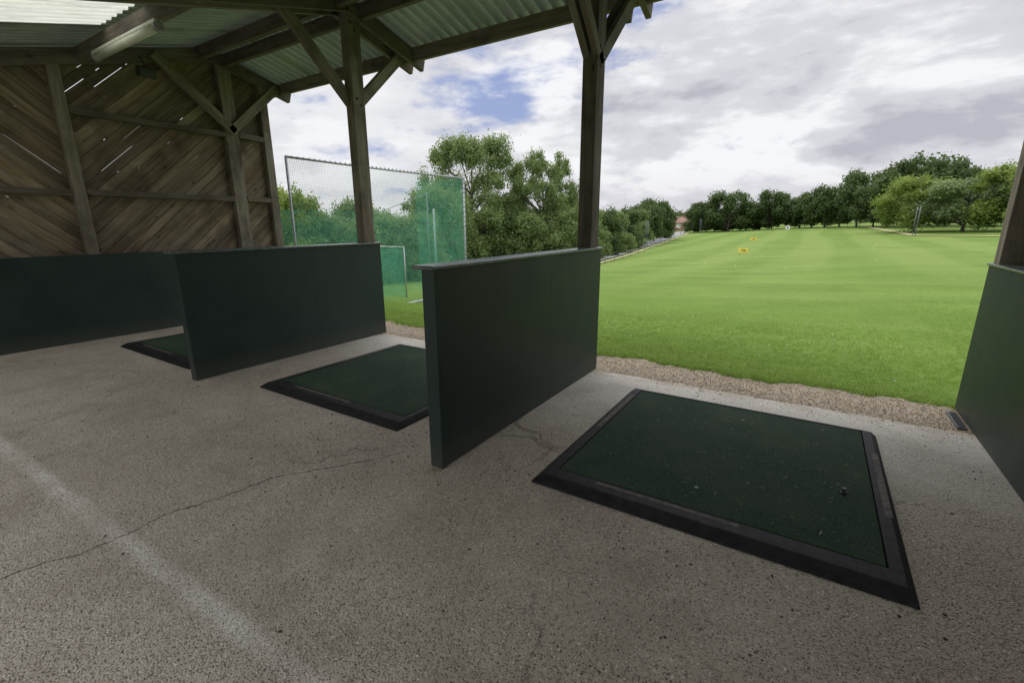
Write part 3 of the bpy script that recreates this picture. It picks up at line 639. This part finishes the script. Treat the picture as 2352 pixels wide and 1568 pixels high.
def mast(x,y,h):
    z=float(terr(x,y)); mb=MB(); s=.13
    for a,b_ in ((-s,-s),(s,-s),(s,s),(-s,s)): mb.tube([(x+a,y+b_,z-.1),(x+a,y+b_,z+h)],.016,5)
    k=int(h/.4)
    for i in range(k):
        z0=z+i*h/k;z1=z+(i+1)*h/k; q=s if i%2 else -s
        mb.tube([(x-q,y-s,z0),(x+q,y-s,z1)],.01,4); mb.tube([(x-s,y+q,z0),(x-s,y-q,z1)],.01,4); mb.tube([(x+s,y+q,z0),(x+s,y-q,z1)],.01,4)
    o=mb.obj("lattice_mast",M_dull,loc=(x,y,z)); tag(o,"slim grey steel lattice mast by the range boundary","mast","lattice masts around the range")
for az,r,h in ((16.9,62,3.2),(-3.2,106,3.4),(-7.4,66,3.0),(11.2,110,3.0)): mast(*pol(az,r),h)
for az,r,h in ((19.6,56,2.7),(18.2,60,2.8),(15.3,74,3),(13.9,88,3),(13.2,98,3),(24.6,40,2.2)):
    x,y=pol(az,r); z=float(terr(x,y)); mb=MB(); mb.tube([(x,y,z-.1),(x,y,z+h)],.03,6); o=mb.obj("net_post",M_dull,loc=(x,y,z)); tag(o,"slim grey steel netting post in front of the hedge","post","netting posts by the hedge")
def board(az,r,txt,w,h):
    x,y=pol(az,r); z=float(terr(x,y)); e=empty("distance_sign",(x,y,z),"yellow distance board reading "+txt+" on short legs","distance sign")
    mb=MB(); mb.box(x-w/2,x+w/2,y-.02,y+.02,z+.12,z+.12+h); mb.obj("board",M_yellow,e,.01)
    for sx_ in (-1,1):
        mb=MB(); mb.box(x+sx_*w*.34-.015,x+sx_*w*.34+.015,y-.022,y+.022,z-.05,z+.12); mb.obj("leg",M_dull,e)
    cu=bpy.data.curves.new("numerals",'FONT'); cu.body=txt; cu.size=h*.8; cu.align_x='CENTER'; cu.align_y='CENTER'; cu.extrude=.004
    to=bpy.data.objects.new("tmp",cu); link(to); bpy.context.view_layer.update()
    me=bpy.data.meshes.new_from_object(to.evaluated_get(bpy.context.evaluated_depsgraph_get())); bpy.data.objects.remove(to); me.materials.clear(); me.materials.append(M_black)
    o=link(bpy.data.objects.new("numerals",me)); o.parent=e; o.location=(0,-.028,.12+h/2); o.rotation_euler=(math.pi/2,0,0)
board(6.65,42,"100",.70,.36); board(5.8,66,"150",.76,.36)
x,y=pol(2.75,105); z=float(terr(x,y)); e=empty("target_board",(x,y,z),"round white target board with dark centre on a post","target")
mb=MB(); mb.tube([(x,y-.03,z+.5),(x,y+.03,z+.5)],.42,20); mb.obj("disc",M_white,e); mb=MB(); mb.tube([(x,y-.045,z+.5),(x,y-.032,z+.5)],.15,14); mb.obj("bullseye",M_black,e)
mb=MB(); mb.tube([(x,y+.06,z-.1),(x,y+.06,z+.4)],.05,6); mb.obj("post",M_bark,e)
bm=bmesh.new(); bmesh.ops.create_icosphere(bm,subdivisions=2,radius=.0214); me=bpy.data.meshes.new("golf_ball"); bm.to_mesh(me); bm.free(); me.materials.append(M_white)
for p in me.polygons: p.use_smooth=True
for i in range(36):
    y=random.uniform(24,75); x=random.uniform(-.30*y,.10*y); z=float(terr(x,y))
    o=link(bpy.data.objects.new("golf_ball",me)); o.location=(x,y,z+.018); tag(o,"white golf ball lying on the mown grass","golf ball","golf balls on the range")
x,y=pol(13.75,148); z=float(terr(x,y)); e=empty("house",(x,y,z),"distant brick house with red tiled roof","house")
mb=MB(); mb.box(x-3,x+3,y-3,y+3,z,z+2.5); mb.obj("wall",M_brick,e)
mb=MB()
mb.v=[Vector(p) for p in ((x-3.3,y-3.4,z+2.4),(x+3.3,y-3.4,z+2.4),(x+3.3,y+3.4,z+2.4),(x-3.3,y+3.4,z+2.4),(x-3.3,y,z+4.1),(x+3.3,y,z+4.1))]
for f_ in ((0,1,5,4),(2,3,4,5),(0,4,3),(1,2,5),(3,2,1,0)): mb.face(f_)
mb.obj("roof",M_tile,e)
mb=MB(); mb.box(x+1.6,x+2.2,y-.4,y+.4,z+3.5,z+4.6); mb.obj("chimney",M_brick,e)
mb=MB(); mb.box(x-2.2,x-1.1,y-3.05,y-3.01,z+1,z+2.1); mb.obj("window",M_white,e); mb=MB(); mb.box(x+.8,x+1.9,y-3.05,y-3.01,z+1,z+2.1); mb.obj("window",M_white,e)

# ------------------------------------------------------------------ world
w=bpy.data.worlds.new("World"); sc.world=w; w.use_nodes=True; t=NT(w.node_tree); bg=w.node_tree.nodes['Background']
sd=Vector((-.80,.35,0)).normalized(); el=math.radians(58)
sky=t.N('ShaderNodeTexSky',sky_type='NISHITA'); sky.sun_disc=False; sky.sun_elevation=el; sky.sun_rotation=math.atan2(sd.x,sd.y); sky.altitude=50
D=t.N('ShaderNodeTexCoord').outputs['Generated']; s=t.N('ShaderNodeSeparateXYZ',{'Vector':D}); zz=t.M('MAXIMUM',s.outputs['Z'],.0)
iz=t.M('DIVIDE',1.0,t.M('ADD',zz,.40))
pv=t.N('ShaderNodeCombineXYZ',{'X':t.M('MULTIPLY',s.outputs['X'],iz),'Y':t.M('MULTIPLY',s.outputs['Y'],iz),'Z':t.M('MULTIPLY',zz,3.4)}).outputs[0]
n1=t.noise(pv,1.7,10,.52,.1); n2=t.noise(t.mapv(pv,loc=(3.1,1.7,.4)),2.1,10,.52,.2); n3=t.noise(t.mapv(pv,(1,1,1),(.9,4,.1)),5.5,10,.58,.1)
def blob(az,el_,power):
    a=math.radians(az);e_=math.radians(el_); v=(-math.sin(a)*math.cos(e_),math.cos(a)*math.cos(e_),math.sin(e_))
    d=t.N('ShaderNodeVectorMath',{0:D,1:v},operation='DOT_PRODUCT').outputs['Value']; return t.M('POWER',t.M('MAXIMUM',d,0.0),power)
hole=t.M('ADD',t.M('ADD',blob(20,19,200),t.M('MULTIPLY',blob(38,13,180),.95)),t.M('MULTIPLY',blob(34,19,90),.35))
dens=t.M('SUBTRACT',t.M('ADD',t.M('MULTIPLY',n1,.55),t.M('MULTIPLY',n3,.45)),t.M('MULTIPLY',hole,.115))
dens=t.M('ADD',dens,t.M('MULTIPLY',blob(2,14,14),.07))
cov=t.ramp(dens,[(.33,0),(.46,1)],'EASE')
shade=t.ramp(t.M('ADD',t.M('MULTIPLY',n2,.65),t.M('MULTIPLY',n3,.35)),[(.37,(4.9,5.0,5.6)),(.47,(6.9,6.95,7.4)),(.57,(9.3,9.35,9.6))],'EASE')
wh=t.M('ADD',blob(52,14,40),t.M('MULTIPLY',blob(40,6,60),.5)); shade=t.mix(t.M('MINIMUM',t.M('MULTIPLY',wh,.6),.65),shade,(9.2,9.25,9.5))
hz=t.ramp(zz,[(.0,.6),(.10,0)]); shade=t.mix(hz,shade,(6.8,6.75,7.2))
blue=t.mix(.7,sky.outputs[0],(3.1,3.7,6.6))
c=t.mix(cov,blue,shade)
gain=t.ramp(s.outputs['Z'],[(.36,1/3),(.62,1)]); 
c=t.N('ShaderNodeVectorMath',{0:c,'Scale':t.M('MULTIPLY',gain,3.0)},operation='SCALE').outputs[0]
c=t.mix(t.ramp(s.outputs['Z'],[(.0,1),(.01,0)]),c,(1.2,1.6,.6))
t.l.new(c,bg.inputs['Color']); bg.inputs['Strength'].default_value=.1
L=bpy.data.lights.new("sun",'SUN'); L.energy=1.2; L.angle=math.radians(20); L.color=(1,.96,.9)
lo=link(bpy.data.objects.new("sun",L)); sv=Vector((sd.x*math.cos(el),sd.y*math.cos(el),math.sin(el))); lo.rotation_euler=sv.to_track_quat('Z','Y').to_euler(); lo.location=(-20,20,30)

# ------------------------------------------------------------------ camera
yaw=math.radians(32.67); p=math.atan(271/1072); ro=math.atan(.0045)
R=Vector((math.cos(yaw),math.sin(yaw),0)); Fh=Vector((-math.sin(yaw),math.cos(yaw),0)); Z=Vector((0,0,1))
Fv=Fh*math.cos(p)-Z*math.sin(p); U=Fh*math.sin(p)+Z*math.cos(p)
cr=R*math.cos(ro)-U*math.sin(ro); cu_=R*math.sin(ro)+U*math.cos(ro)
cam=bpy.data.cameras.new("camera"); cam.sensor_width=36; cam.lens=1072/2352*36; cam.clip_end=3000; cam.clip_start=.05
co=link(bpy.data.objects.new("camera",cam)); mt=Matrix.Identity(4)
for i in range(3): mt[i][0]=cr[i];mt[i][1]=cu_[i];mt[i][2]=-Fv[i]
mt[2][3]=1.5; co.matrix_world=mt; sc.camera=co
